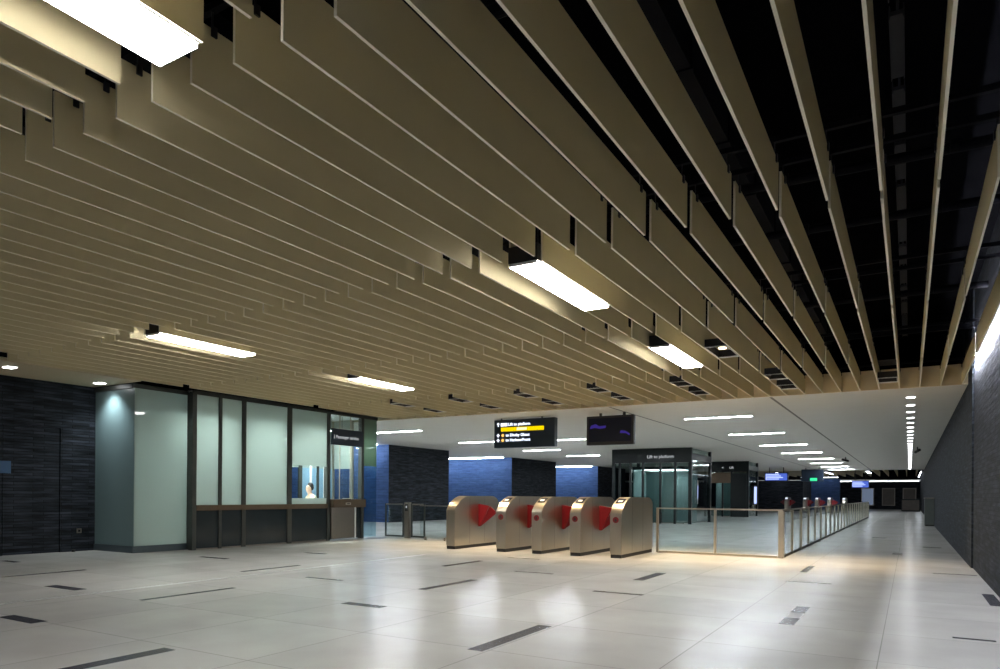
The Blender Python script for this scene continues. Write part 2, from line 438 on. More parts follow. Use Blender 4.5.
# black box downlights over the gates
def box_light(x, y0, L, label, power, col=(1, .76, .47)):
    r = empty('recessed_downlight', (x, y0, CZ))
    w = .158
    h = MB().box(-w, -w+.006, 0, L, .002, .12).box(w-.006, w, 0, L, .002, .12).box(-w, w, 0, .006, .002, .12).box(-w, w, L-.006, L, .002, .12).box(-w, w, 0, L, .33, .34)
    h.build('housing', M['tray'], r)
    MB().box(-w, w, L-.02, L, -.004, .016).box(-w, w, 0, .012, -.004, .012).box(-w, -w+.008, .012, L-.02, -.004, .004).box(w-.008, w, .012, L-.02, -.004, .004).build('rim', M['white'], r)
    MB().tube((0, L/2, .065), (0, L/2, .11), .07, 16, .045).build('reflector', M['steel_dark'], r)
    MB().tube((0, L/2, .057), (0, L/2, .064), .055, 16).build('lamp', M['lamp_warm'], r)
    li = bpy.data.lights.new('gate_spot', 'SPOT'); li.energy = power; li.color = col
    li.spot_size = math.radians(82); li.spot_blend = .7; li.shadow_soft_size = .06
    lo = bpy.data.objects.new('gate_spot', li); COL.objects.link(lo); lo.location = (x, y0+L/2, CZ+.045)
    return tag(r, label, 'downlight', 'black recessed downlights over the gates')
KS = [7, 2, -3, -8, -13, -18, -23]
for i, k in enumerate(KS):
    xc = (bx(k)+bx(k+1))/2
    if k != 7:
        box_light(xc, 13.20, .62, f'black recessed downlight of the near pair row over the gates, {ordinal(i)} from the right', 150 if k > -20 else 90)
    box_light(xc, 14.55, .62, f'black recessed downlight of the far pair row beside the bulkhead, {ordinal(i+1)} from the right', 185 if -20 < k < 5 else 100)
box_light(X0+DX*1.5, 10.35, .9, 'single black recessed downlight just right of the linear light before the gates', 40)

# two small spots washing the left wall and the frosted corner
def wash_spot(x, y, label, power, aim):
    r = empty('wall_wash_light', (x, y, CZ+.05))
    MB().box(-.14, .14, -.10, .10, .0, .10).build('housing', M['black'], r)
    MB().box(-.10, .10, -.075, .075, -.008, .0).build('lens', M['lamp_down'], r)
    li = bpy.data.lights.new('wash_spot', 'SPOT'); li.energy = power; li.color = (.85, .95, 1)
    li.spot_size = math.radians(112); li.spot_blend = .9; li.shadow_soft_size = .06
    lo = bpy.data.objects.new('wash_spot', li); COL.objects.link(lo); lo.location = (x, y, CZ+.035)
    d = Vector(aim) - Vector(lo.location); lo.rotation_euler = d.to_track_quat('-Z', 'Y').to_euler()
    return tag(r, label, 'spotlight', 'small wash lights by the left wall')
wash_spot(-14.05, 6.3, 'small ceiling wash light in front of the dark slate wall at left', 12, (-14.6, 6.3, 0))
wash_spot(-14.42, 8.13, 'small ceiling wash light lighting the end of the frosted glass corner', 75, (-14.42, 8.42, 1.6))

# light slot along the top of the right wall
for i in range(8):
    y0 = -1.1 + i*2.0
    r = empty('slot_light', (.90, y0, CZ+.14))
    MB().box(-.015, .015, 0, 1.96, 0, .05).build('housing', M['white'], r)
    MB().box(.0155, .022, .01, 1.95, .005, .045).build('tube', M['lamp_bar'], r)
    tag(r, f'slim slot light between the last baffle and the right wall, {ordinal(i+1)} from the camera', 'slot light', 'slot lights along the right wall')

# ---------------------------------------------------------------- lights in the flat ceiling
def strip_light(x0, x1, y, label, d=.0):
    r = empty('recessed_strip_light', ((x0+x1)/2, y, CZ))
    hl = (x1-x0)/2
    MB().box(-hl-.02, hl+.02, -.085, -.07, -.006, .0).box(-hl-.02, hl+.02, .07, .085, -.006, .0).box(-hl-.02, -hl, -.085, .085, -.006, 0).box(hl, hl+.02, -.085, .085, -.006, 0).build('frame', M['white'], r)
    MB().box(-hl, hl, -.05, .05, -.004, -.0005).build('diffuser', M['lamp_flat'], r)
    return tag(r, label, 'strip light', 'recessed strip lights in the flat ceiling')
for i, yy in enumerate((19.7, 25.35, 31.3, 37.1, 43.2, 49.0, 55, 60.5)):  # last strip is added to brighten the distant ticket gates
    strip_light(-5.52, -3.70, yy, f'recessed strip light over the fenced floor, {ordinal(i+1)} of the row beyond the gates')
for i, yy in enumerate((19.2, 24.5, 30.2, 35.2, 43)):
    strip_light(-16.48, -14.5, yy, f'recessed strip light in the flat ceiling beyond the ticket office, {ordinal(i+1)} from the baffles')
strip_light(-12.75, -10.86, 24.9, 'recessed strip light seen between the direction sign and the dark screen')
for i in range(30):
    yy = 17.54 + 1.49*i
    r = empty('round_downlight', (.01, yy, CZ))
    MB().tube((0, 0, -.010), (0, 0, 0), .105, 20).build('rim', M['white'], r)
    MB().tube((0, 0, -.014), (0, 0, -.0105), .085, 20).build('lens', M['lamp_down'], r)
    tag(r, f'round downlight in the flat ceiling along the right wall, {ordinal(i+1)} from the baffles', 'downlight', 'row of round downlights by the right wall')

# wash lights in front of the blue walls
def cove(x0, x1, y, label, z=CZ, mat=None):
    r = empty('cove_light', ((x0+x1)/2, y, z)); h = (x1-x0)/2
    b = MB()
    for i in range(5): b.box(-h+i*(2*h-.06)/4, -h+i*(2*h-.06)/4+.06, -.02, .02, -.045, 0)
    b.build('bracket', M['white'], r)
    MB().box(-h, h, -.018, .018, -.075, -.045).build('tube', mat or M['lamp_cool'], r)
    return tag(r, label, 'cove light', 'cove lights over the blue walls')
cove(-29, -19.95, 23.25, 'long cove light over the blue wall behind the ticket office')
cove(-29, -20.1, 34.4, 'long cove light over the blue wall left of the direction sign')
cove(-29, -20.1, 47.3, 'long cove light over the blue wall left of the glass lift')
cove(-9.5, -6.1, 76.3, 'long cove light over the distant blue wall', 3.3, M['lamp_far'])

# ---------------------------------------------------------------- ticket office
XF = -13.40
off = empty('ticket_office', (XF, 12, 0))
def P(name, b, mat, **k):
    o = b.build(name, mat, None, **k); o.parent = off; o.location = (-XF, -12, 0); return o
TOP = CZ-.005
gl = .012
# frosted glass corner
XBOX = -13.69
P('corner_glass', B(XBOX-gl, XBOX, 8.44, 9.64, .14, TOP), M['frost'])
P('corner_return', B(XBOX-gl, XF-.09, 9.64, 9.66, 0, TOP), M['mullion'])
P('end_panel', B(-15.10, XBOX-gl, 8.43, 8.45, .14, TOP), M['painted_glass'])
P('plinth', MB().box(-15.10, XBOX+.004, 8.41, 8.47, 0, .14).box(XBOX-.05, XBOX+.004, 8.47, 9.64, 0, .14), M['plinth'])
MULL = [(9.55, 9.65), (10.22, 10.30), (10.85, 10.96), (12.22, 12.36), (13.59, 13.70), (14.93, 15.03)]
for i, (a, b) in enumerate(MULL):
    P('mullion', B(XF-.10, XF+.03, a, b, 0, TOP), M['mullion'])
for a, b in ((9.65, 10.22), (10.30, 10.85), (10.96, 12.22)):
    P('frosted_panel', B(XF-gl, XF, a, b, .98, TOP), M['frost'])
P('frosted_panel', B(XF-gl, XF, 12.36, 13.59, 1.97, TOP), M['frost'])
P('frosted_panel', B(XF-gl, XF, 12.36, 13.59, .98, 1.13), M['frost'])
P('window_pane', B(XF-gl, XF, 12.36, 13.59, 1.13, 1.97), M['glass'])
P('front_rail', B(XF-.05, XF+.05, 9.65, 13.60, .86, .98), M['bronze'], bevel=.006)
for a, b in ((9.65, 10.85), (10.96, 12.22), (12.36, 13.59)):
    P('lower_panel', B(XF-gl, XF, a, b, .03, .86), M['darkglass'])
P('top_channel', MB().box(XF-.07, XF+.02, 9.60, 15.62, TOP-.05, TOP+.04).box(XBOX-.05, XBOX+.015, 8.40, 9.66, TOP-.05, TOP+.04).box(-15.10, XBOX, 8.40, 8.47, TOP-.05, TOP+.04), M['mullion'])
P('base_strip', B(XF-.02, XF+.006, 9.65, 13.59, 0, .03), M['steel_dark'])
# service window, counter and its steel front
P('service_pane', B(XF-gl, XF, 13.70, 14.08, 1.11, TOP), M['glass'])
P('service_pane', B(XF-gl, XF, 14.095, 14.50, 1.11, TOP), M['glass'])
P('service_pane', B(XF-gl, XF, 14.515, 14.93, 1.11, TOP), M['glass'])
P('pane_clip', MB().box(XF-.02, XF+.005, 14.08, 14.095, 1.11, TOP).box(XF-.02, XF+.005, 14.50, 14.515, 1.11, TOP), M['steel'])
P('service_counter', B(XF-.45, XF+.16, 13.70, 14.98, .88, 1.10), M['bronze'], bevel=.01)
P('counter_front', B(XF-.02, XF+.06, 13.72, 14.62, .03, .88), M['steel_dark'], bevel=.004)
P('counter_edge', B(XF-.02, XF+.07, 14.62, 14.67, .02, .88), M['white'])
P('lower_panel', B(XF-gl, XF, 14.67, 14.93, .03, .88), M['darkglass'])
# end of the office
P('end_glass', B(XF-gl, XF, 15.03, 15.60, 2.05, TOP), M['frost_green'])
P('end_glass', B(XF-gl, XF, 15.03, 15.60, .02, 2.05), M['glass_blue'])
P('side_window', B(-15.1, XF, 15.59, 15.60, .02, 2.0), M['glass'])
P('side_window', B(-14.3, XF, 15.59, 15.60, 2.0, TOP), M['glass'])
P('frosted_panel', B(-15.1, -14.35, 15.59, 15.60, 2.0, TOP), M['frost'])
P('side_mullion', MB().box(-14.35, -14.30, 15.56, 15.62, 0, TOP).box(-15.13, -15.07, 15.54, 15.62, 0, TOP), M['steel'])
P('back_wall', B(-15.16, -15.10, 8.45, 13.55, 0, TOP), M['white'])
P('back_window', B(-15.11, -15.10, 13.55, 14.2, .02, 2.0), M['glass'])
P('back_window', B(-15.11, -15.10, 14.32, 15.56, .02, 2.0), M['reflection_blue'])  # pale blue pane stands in for glass reflections
P('frosted_panel', B(-15.11, -15.10, 13.55, 15.56, 2.0, TOP), M['frost'])
P('back_mullion', MB().box(-15.13, -15.07, 14.2, 14.32, 0, TOP).box(-15.13, -15.07, 14.9, 14.98, 0, TOP), M['mullion'])
for a in (14.62, 15.18, 15.36): P('back_post', B(-15.13, -15.07, a, a+.07, 0, TOP), M['white'])
P('roof_panel', MB().box(-15.16, XBOX-.06, 8.46, 9.66, TOP+.001, TOP+.05).box(-15.16, XF-.08, 9.66, 15.56, TOP+.001, TOP+.05), M['white'])
tag(off, 'ticket office of frosted glass panels, dark mullions and a service counter', 'ticket office')
for i, (yy, w) in enumerate(((10.1, 'behind the narrow frosted panels'), (11.7, 'behind the wide frosted panel'), (13.3, 'behind the window with the clerk'), (14.8, 'added to brighten the service window'))):  # last lamp is added to brighten the service window
    r = empty('office_ceiling_light', (-14.2, yy, TOP-.34))
    MB().box(-.3, .3, -.3, .3, -.05, 0).build('frame', M['white'], r)
    MB().box(-.26, .26, -.26, .26, -.056, -.051).build('diffuser', M['lamp_office'], r)
    for sx in (-.2, .2): MB().tube((sx, 0, 0), (sx, 0, .34), .008, 8).build('hanger', M['steel_dark'], r)
    tag(r, f'square ceiling light inside the ticket office, {w}', 'ceiling light', 'ceiling lights in the ticket office')

# sign over the service window
sg = empty('passenger_service_sign', (XF+.03, 14.33, 2.79))
B(0, .05, -.62, .60, -.22, .22).build('board', M['navy'], sg, bevel=.004)
text('i', .17, M['txt_dim'], sg, (.053, -.56, 0), (PI/2, 0, PI/2), 'symbol')
text('Passenger service', .125, M['txt_dim'], sg, (.053, -.48, 0), (PI/2, 0, PI/2))
tag(sg, 'dark navy Passenger service sign over the service window', 'sign')

# desk, things on it, person
dk = empty('office_desk', (-13.85, 12.9, 0))
B(-.28, .28, -.75, .65, .895, .92).build('desk_top', M['white'], dk)
for sx in (-.25, .21):
    for sy in (-.72, .58): B(sx, sx+.04, sy, sy+.04, 0, .895).build('leg', M['steel_dark'], dk)
tag(dk, 'white office desk behind the window of the ticket office', 'desk')
mo = empty('monitor', (-13.85, 12.45, .92))
B(-.2, .2, -.018, .018, .06, .30).build('screen', M['rubber'], mo, bevel=.004)
MB().tube((0, .02, 0), (0, .02, .12), .018).build('stand', M['steel_dark'], mo)
B(-.09, .09, -.05, .08, 0, .012).build('base', M['steel_dark'], mo)
tag(mo, 'black monitor on the desk in front of the seated clerk', 'monitor')
tr = empty('paper_tray', (XF+.06, 14.28, 1.10))
B(-.07, .07, -.10, .10, 0, .012).build('tray', M['rubber'], tr)
B(-.06, .06, -.08, .08, .012, .03).build('paper', M['white'], tr)
tag(tr, 'small black tray of white papers on the service counter', 'tray')
ic = empty('intercom', (XF+.165, 14.25, .98))
B(-.005, .012, -.10, .10, -.03, .03).build('plate', M['steel'], ic, bevel=.004)
B(.012, .016, -.06, .06, -.012, .012).build('grille', M['rubber'], ic)
tag(ic, 'small steel intercom plate on the front edge of the service counter', 'intercom')
ch = empty('office_stool', (-14.15, 13.78, 0)); ch.rotation_euler = (0, 0, -.35)
MB().tube((0, 0, .56), (0, 0, .64), .21, 20).build('seat', M['rubber'], ch)
MB().tube((0, 0, .06), (0, 0, .56), .03).build('post', M['steel_dark'], ch)
b = MB()
for i in range(5): b.tube((0, 0, .06), (.26*math.cos(i*1.2566), .26*math.sin(i*1.2566), .02), .02, 8)
b.build('base', M['rubber'], ch)
B(-.18, .18, .20, .24, .82, 1.12).build('backrest', M['rubber'], ch, bevel=.01)
B(-.03, .03, .17, .21, .64, .86).build('back_bracket', M['steel_dark'], ch)
tag(ch, 'black high office stool under the clerk in the ticket office', 'stool')

def skin(name, joints, edges, mat, parent=None, root=0, sub=2):
    me = bpy.data.meshes.new(name); me.from_pydata([j[0] for j in joints], edges, [])
    me.materials.append(mat)
    o = bpy.data.objects.new(name, me); COL.objects.link(o)
    if parent: o.parent = parent
    md = o.modifiers.new('Skin', 'SKIN'); md.use_smooth_shade = True
    for i, j in enumerate(joints):
        d = me.skin_vertices[0].data[i]; r = j[1]
        d.radius = r if isinstance(r, tuple) else (r, r); d.use_root = (i == root)
    s = o.modifiers.new('Sub', 'SUBSURF'); s.levels = sub; s.render_levels = sub
    return o
# the clerk faces the desk (-y), local origin on the stool seat
pj = [((0,.03,.10),(.15,.12)), ((0,.02,.30),(.14,.105)), ((0,-.01,.50),(.165,.10)), ((0,-.03,.575),(.065,.06)), ((0,-.05,.615),(.055,.056)),
      ((0,-.075,.67),(.070,.085)), ((0,-.07,.755),(.080,.100)), ((0,-.06,.83),(.062,.075))]
pe = [(0,1),(1,2),(2,3),(3,4),(4,5),(5,6),(6,7)]
def limb(pts, at):
    k = at
    for p in pts: pj.append(p); pe.append((k, len(pj)-1)); k = len(pj)-1
    return k
for s in (-1, 1):
    w = limb([((s*.19,-.01,.50),.055), ((s*.25,-.06,.30),.042), ((s*.16,-.28,.27),.034), ((s*.12,-.36,.285),(.026,.02)), ((s*.115,-.41,.285),(.034,.016))], 2)
    for i, (dx, ln) in enumerate(((-.028,.055),(-.010,.068),(.010,.064),(.028,.05))):
        limb([((s*.115+dx,-.43,.283),.0085), ((s*.115+dx*1.1,-.43-ln*.6,.275),.008), ((s*.115+dx*1.1,-.43-ln,.262),.007)], w)
    limb([((s*.115-s*.042,-.395,.28),.0095), ((s*.115-s*.055,-.43,.272),.008)], w-0)
    limb([((s*.10,-.02,.06),.095), ((s*.12,-.40,.06),.07), ((s*.12,-.43,-.20),.055), ((s*.12,-.40,-.50),.04), ((s*.12,-.43,-.57),.04), ((s*.12,-.56,-.59),.035)], 0)
per = skin('person', pj, pe, M['skin'], None, 0)
per.location = (-14.15, 13.78, .655); per.rotation_euler = (0, 0, -.35)
skin('hair', [((0,.015,.67),(.066,.05)), ((0,-.005,.77),(.090,.085)), ((0,-.035,.845),(.090,.092)), ((0,-.10,.865),(.065,.048))], [(0,1),(1,2),(2,3)], M['hair'], per)
sj = [((0,.03,.06),(.17,.145)), ((0,.02,.30),(.158,.125)), ((0,-.01,.49),(.18,.122)), ((0,-.02,.575),(.088,.082))]
se = [(0,1),(1,2),(2,3)]
for s in (-1, 1):
    sj += [((s*.195,-.01,.495),.068), ((s*.245,-.045,.36),.058)]; n = len(sj); se += [(2, n-2), (n-2, n-1)]
skin('shirt', sj, se, M['shirt'], per)
tj = [((0,.02,.04),(.17,.135))]; te = []
for s in (-1, 1):
    tj += [((s*.10,-.03,.06),.105), ((s*.12,-.40,.06),.082), ((s*.12,-.43,-.20),.068), ((s*.12,-.405,-.50),.056)]
    n = len(tj); te += [(0, n-4), (n-4, n-3), (n-3, n-2), (n-2, n-1)]
skin('trousers', tj, te, M['trouser'], per)
for s in (-1, 1):
    MB().box(s*.12-.045, s*.12+.045, -.62, -.37, -.66, -.585).build('shoe', M['rubber'], per, bevel=.02)
b = MB()
for s in (-1, 1): b.tube((s*.032, -.138, .745), (s*.032, -.150, .745), .010, 10)
b.build('eyes', M['hair'], per)
b = MB(); b.tube((0, -.135, .742), (0, -.166, .714), .008, 8, .014); b.tube((-.074, -.07, .735), (-.090, -.06, .74), .022, 10); b.tube((.074, -.07, .735), (.090, -.06, .74), .022, 10)
b.build('nose_and_ears', M['skin'], per)
B(-.022, .022, -.146, -.130, .674, .681).build('mouth', M['red_dark'], per)
tag(per, 'black-haired person in a pale shirt sitting behind the ticket office window', 'person')

# small things on the left wall and in front of it
tag(B(-15.10, -15.085, 6.25, 6.80, 1.60, 1.84).build('wall_sign', M['navy_blue'], None, bevel=.003), 'small dark blue plate on the slate wall at left', 'sign')
so = empty('wall_socket', (-15.10, 8.1, .43))
B(0, .012, -.05, .05, -.05, .05).build('plate', M['steel'], so, bevel=.003)
B(.012, .016, -.025, .025, -.025, .025).build('outlet', M['rubber'], so)
tag(so, 'small metal socket low on the slate wall beside the frosted corner', 'socket')
tag(MB().tube((-14.98, 7.93, 0), (-14.98, 7.93, .05), .035, 14, .028).build('door_stop', M['rubber']), 'small black door stop on the floor by the slate wall', 'door stop')

# ---------------------------------------------------------------- wide gates and glass fence by the office
YS = 15.72
def post(x, y, label, z=1.0, w=.07, mat='steel_dark'):
    r = empty('gate_post', (x, y, 0))
    B(-w, w, -w*.7, w*.7, 0, z).build('post', M[mat], r, bevel=.006)
    B(-w*.6, w*.6, -w*.7-.012, -w*.7, z-.25, z-.05).build('reader', M['rubber'], r)
    B(-w*.25, w*.25, -w*.7-.016, -w*.7-.012, z-.16, z-.10).build('indicator', M['txt_dim'], r)
    return tag(r, label, 'post', 'steel posts of the wide gate')
def swing_gate(x0, x1, y, label):
    r = empty('swing_gate', ((x0+x1)/2, y, 0)); h = (x1-x0)/2
    B(-h, -h+.035, -.02, .02, .03, .98).build('frame', M['mullion'], r)
    B(h-.035, h, -.02, .02, .03, .98).build('frame', M['mullion'], r)
    B(-h+.035, h-.035, -.018, .018, .03, .075).build('bottom_rail', M['mullion'], r)
    B(-h+.035, h-.035, -.018, .018, .945, .98).build('top_rail', M['steel_dark'], r)
    B(-h+.035, h-.035, -.006, .006, .075, .945).build('pane', M['glass_rail'], r)
    return tag(r, label, 'gate', 'framed glass swing gates')
swing_gate(-13.15, -12.47, YS, 'glass swing gate in a dark frame next to the ticket office end')
post(-12.33, YS, 'steel post with reader between the two glass swing gates', 1.02, .085)
swing_gate(-12.20, -11.72, YS, 'glass swing gate in a dark frame right of the steel post')
def glass_fence(x0, x1, y, n, label):
    r = empty('glass_fence', ((x0+x1)/2, y, 0)); c = (x0+x1)/2
    for i in range(n):
        a = x0+(x1-x0)*i/n; b = x0+(x1-x0)*(i+1)/n
        B(a+.03-c, b-.03-c, -.006, .006, .05, .93).build('pane', M['glass_rail'], r)
    for i in range(n):
        for t in (.2, .8):
            a = x0+(x1-x0)*(i+t)/n; B(a-.03-c, a+.03-c, -.02, .02, 0, .09).build('floor_clamp', M['steel_dark'], r)
    B(x0-c+.02, x1-c-.02, -.012, .012, .93, .95).build('top_rail', M['steel_dark'], r)
    return tag(r, label, 'fence', 'glass fences')
glass_fence(-11.6, -9.45, 15.3, 2, 'short glass fence between the wide gate and the first ticket gate')

# ---------------------------------------------------------------- ticket gates
GH, GL, GW = 1.22, 1.95, .245
def profile(n=9):
    pts = [(0, .07), (0, .895)]
    for i in range(1, n+1):
        t = i/n; a = t*PI/2
        pts.append((.52*(.45*t+.55*(1-math.cos(a))), .895 + (GH-.895)*(.35*t+.65*math.sin(a))))
    back = []
    for i in range(0, 7):
        a = i/6*PI/2
        back.append((GL-.30+.30*math.sin(a), GH-.17*(1-math.cos(a))))
    return pts + back + [(GL, .07)]
PR = profile()
def slope_at(y):
    for (a, b), (c, d) in zip(PR, PR[1:]):
        if a <= y <= c and c > a: return b+(d-b)*(y-a)/(c-a)
    return GH
def ticket_gate(flap_r, flap_l, sign=True, disp=True, lit=False):
    r = empty('ticket_gate', (0, 0, 0))
    MB().prism(PR, 'x', -GW/2, GW/2).build('body', M['steel'], r, bevel=.008)
    B(-GW/2+.012, GW/2-.012, .02, GL-.02, 0, .07).build('plinth', M['rubber'], r)
    for yy in (.62, 1.28): B(GW/2-.002, GW/2+.0015, yy, yy+.006, .10, GH-.03).build('panel_seam', M['steel_dark'], r)
    if disp:
        d = MB(); ys = (.19, .24, .29, .34, .39)
        for a, b in zip(ys, ys[1:]):
            za, zb = slope_at(a)+.004, slope_at(b)+.004; n = len(d.v)
            d.v += [(-.085, a, za), (.085, a, za), (.085, b, zb), (-.085, b, zb), (-.085, a, za-.012), (.085, a, za-.012), (.085, b, zb-.012), (-.085, b, zb-.012)]
            for q in ((0,1,2,3), (7,6,5,4), (0,4,5,1), (1,5,6,2), (2,6,7,3), (3,7,4,0)): d.f.append([n+i for i in q]); d.m.append(0)
        dd = d.build('display', M['txt'] if flap_l or lit else M['screen_dark'], r)  # distant gates: glow added so their fronts look bright white
        w = MB(); a, b = .225, .295; za, zb = slope_at(a)+.009, slope_at(b)+.009
        w.v = [(-.05, a, za), (.05, a, za), (.05, b, zb), (-.05, b, zb)]; w.f = [[0, 1, 2, 3]]; w.m = [0]
        w.build('ticket_window', M['white'], dd)
    if sign:
        i = MB().tube((0, -.008, .765), (0, .004, .765), .062, 24).build('indicator', M['red'], r)
        MB().box(-.014, .014, -.0105, -.008, .735, .795).prism([(-.035, .765), (0, .725), (.035, .765)], 'y', -.0105, -.008).build('arrow', M['rubber'], i)
    for sgn, on in ((1, flap_r), (-1, flap_l)):
        if not on: continue
        g = GW/2
        a = [(sgn*(g-.01), .50), (sgn*(g+.05), .49), (sgn*(g+.30), .985), (sgn*(g+.02), 1.03), (sgn*(g-.01), 1.03)]
        c = [(sgn*(g+.055), .497), (sgn*(g+.47), .80), (sgn*(g+.46), .86), (sgn*(g+.31), .975)]
        fl = MB().prism(a, 'y', 1.0, 1.035).build('flap', M['red'], r, bevel=.004)
        MB().prism(c, 'y', 1.015, 1.05).build('outer_leaf', M['red_dark'], fl)
    return r
GX = [-9.07, -7.73, -6.845, -5.95, -5.06]
GLAB = ['ticket gate nearest the ticket office, red flap on its right, no arrow on its front',
        'second ticket gate from the office, red arrow disc on its front end',
        'middle of the five steel ticket gates, with red flap and arrow disc',
        'fourth ticket gate from the office, red flap facing the last gate',
        'last ticket gate beside the glass railing, without a red flap']
g1 = ticket_gate(True, False, False, False)
g2 = ticket_gate(True, False)
g5 = ticket_gate(False, False)
gf = ticket_gate(True, True, False, True)
gr = ticket_gate(True, False, False, True, True)
gn = ticket_gate(False, False, False, True, True)
child_index()
GY = 13.14
gates = [g1, g2, copy_tree(g2), copy_tree(g2), g5]
for g, x, l in zip(gates, GX, GLAB):
    g.location = (x, GY, 0); tag(g, l, 'ticket gate', 'steel ticket gates')
FX = [-8.87, -7.45, -6.55, -5.62, -4.55]
for i, x in enumerate(FX):
    g = gf if i == 0 else gr if i == 1 else gn if i == 4 else copy_tree(gr)
    g.location = (x, 62.0, 0)
    tag(g, f'distant ticket gate beyond the long railing, {ordinal(i+1)} from the left', 'ticket gate', 'distant ticket gates')

# ---------------------------------------------------------------- railing
rl = empty('glass_railing', (-2.25, 15.1, 0))
def R(name, b, mat, **k):
    o = b.build(name, M[mat], None, **k); o.parent = rl; o.location = (2.25, -15.1, 0); return o
R('top_rail', B(-4.86, -2.21, 15.08, 15.13, .965, .995), 'steel', bevel=.006)
R('top_rail', B(-2.275, -2.215, 15.13, 50, .965, .995), 'steel', bevel=.006)
for x in (-4.83, -3.57): R('post', B(x-.025, x+.025, 15.085, 15.125, 0, .965), 'steel')
R('corner_post', B(-2.30, -2.19, 15.06, 15.15, 0, .965), 'steel', bevel=.006)
for a, b in ((-4.80, -3.60), (-3.54, -2.31)): R('pane', B(a, b, 15.099, 15.111, .06, .95), 'glass_rail')
R('bottom_channel', B(-4.80, -2.31, 15.09, 15.12, .0, .04), 'steel')
y = 15.15; n = 0
while y < 49.5:
    y2 = y+1.45
    R('pane', B(-2.251, -2.239, y+.03, y2-.03, .08, .95), 'glass_rail')
    R('post', B(-2.27, -2.22, y2-.02, y2+.02, 0, .965), 'steel')
    y = y2; n += 1
R('bottom_channel', B(-2.27, -2.22, 15.15, 50, 0, .05), 'rubber')
tag(rl, 'long glass railing with steel posts and top rail from the last gate into the distance', 'railing')

# ---------------------------------------------------------------- hanging sign and screen
s1 = empty('direction_sign', (-9.37, 17.25, 3.015))
hw, hh = .97, .415
B(-hw, hw, -.09, .09, -hh, hh-.03).build('casing', M['navy'], s1, bevel=.006)
for x in (-hw*.8, hw*.55): MB().tube((x, 0, hh-.03), (x, 0, CZ-3.015), .022, 10).build('hanging_rod', M['rubber'], s1)
fy = -.094
rx = (PI/2, 0, 0)
text('Lift to platform', .115, M['txt'], s1, (-.50, fy, .245), rx)
ico = MB()
for i in range(2): ico.box(-.745+i*.115, -.645+i*.115, fy-.003, fy+.002, .20, .29)
ico.build('pictogram', M['txt'], s1)
B(-.74, .64, fy-.003, fy+.002, .05, .165).build('yellow_panel', M['yellow'], s1)
B(-.22, .10, fy-.006, fy-.003, .075, .145).build('yellow_panel_text', pbr('pale_yellow', (1, .95, .6), .5, emit=(1, .95, .6), estr=.4), s1)
for z, t in ((-.06, 'to Dhoby Ghaut'), (-.20, 'to HarbourFront')):
    text(t, .115, M['txt'], s1, (-.58, fy, z), rx)
    MB().tube((-.68, fy-.002, z), (-.68, fy+.003, z), .045, 16).build('line_symbol', M['orange'], s1)
for z, up in ((.245, 1), (-.06, 0), (-.20, 0)):
    a = MB().box(-.845, -.82, fy-.002, fy+.003, z-.05, z+.05)
    if up: a.prism([(-.88, z+.015), (-.785, z+.015), (-.8325, z+.065)], 'y', fy-.002, fy+.003)
    else: a.box(-.88, -.785, fy-.002, fy+.003, z-.012, z+.012)
    a.build('arrow', M['txt'], s1)
tag(s1, 'lit black direction sign with a yellow band hanging near the gates', 'sign')

s2 = empty('display_screen', (-6.83, 17.3, 3.0))
hw, hh = .66, .40
MB().box(-hw, hw, -.05, .09, -hh, hh-.03).build('casing', M['rubber'], s2, bevel=.006)
B(-hw+.06, hw-.06, -.055, -.05, -hh+.08, hh-.09).build('panel', M['screen_dark'], s2)
pp = [(-.56, .03), (-.54, .12), (-.40, .16), (-.30, .10), (-.10, .11), (-.12, .04), (-.30, .03), (-.42, .06)]
MB().prism(pp, 'y', -.058, -.0551).build('purple_shape', M['purple'], s2)  # flat purple shapes just in front of the panel
pp = [(.28, -.10), (.31, -.03), (.44, -.05), (.55, -.12), (.56, -.18), (.46, -.12)]
MB().prism(pp, 'y', -.058, -.0551).build('purple_shape', M['purple'], s2)
for x in (-.28, .38): B(x-.03, x+.03, -.02, .04, hh-.03, CZ-3.0).build('bracket', M['rubber'], s2)
tag(s2, 'dark screen with faint purple shapes hanging from the ceiling', 'screen')

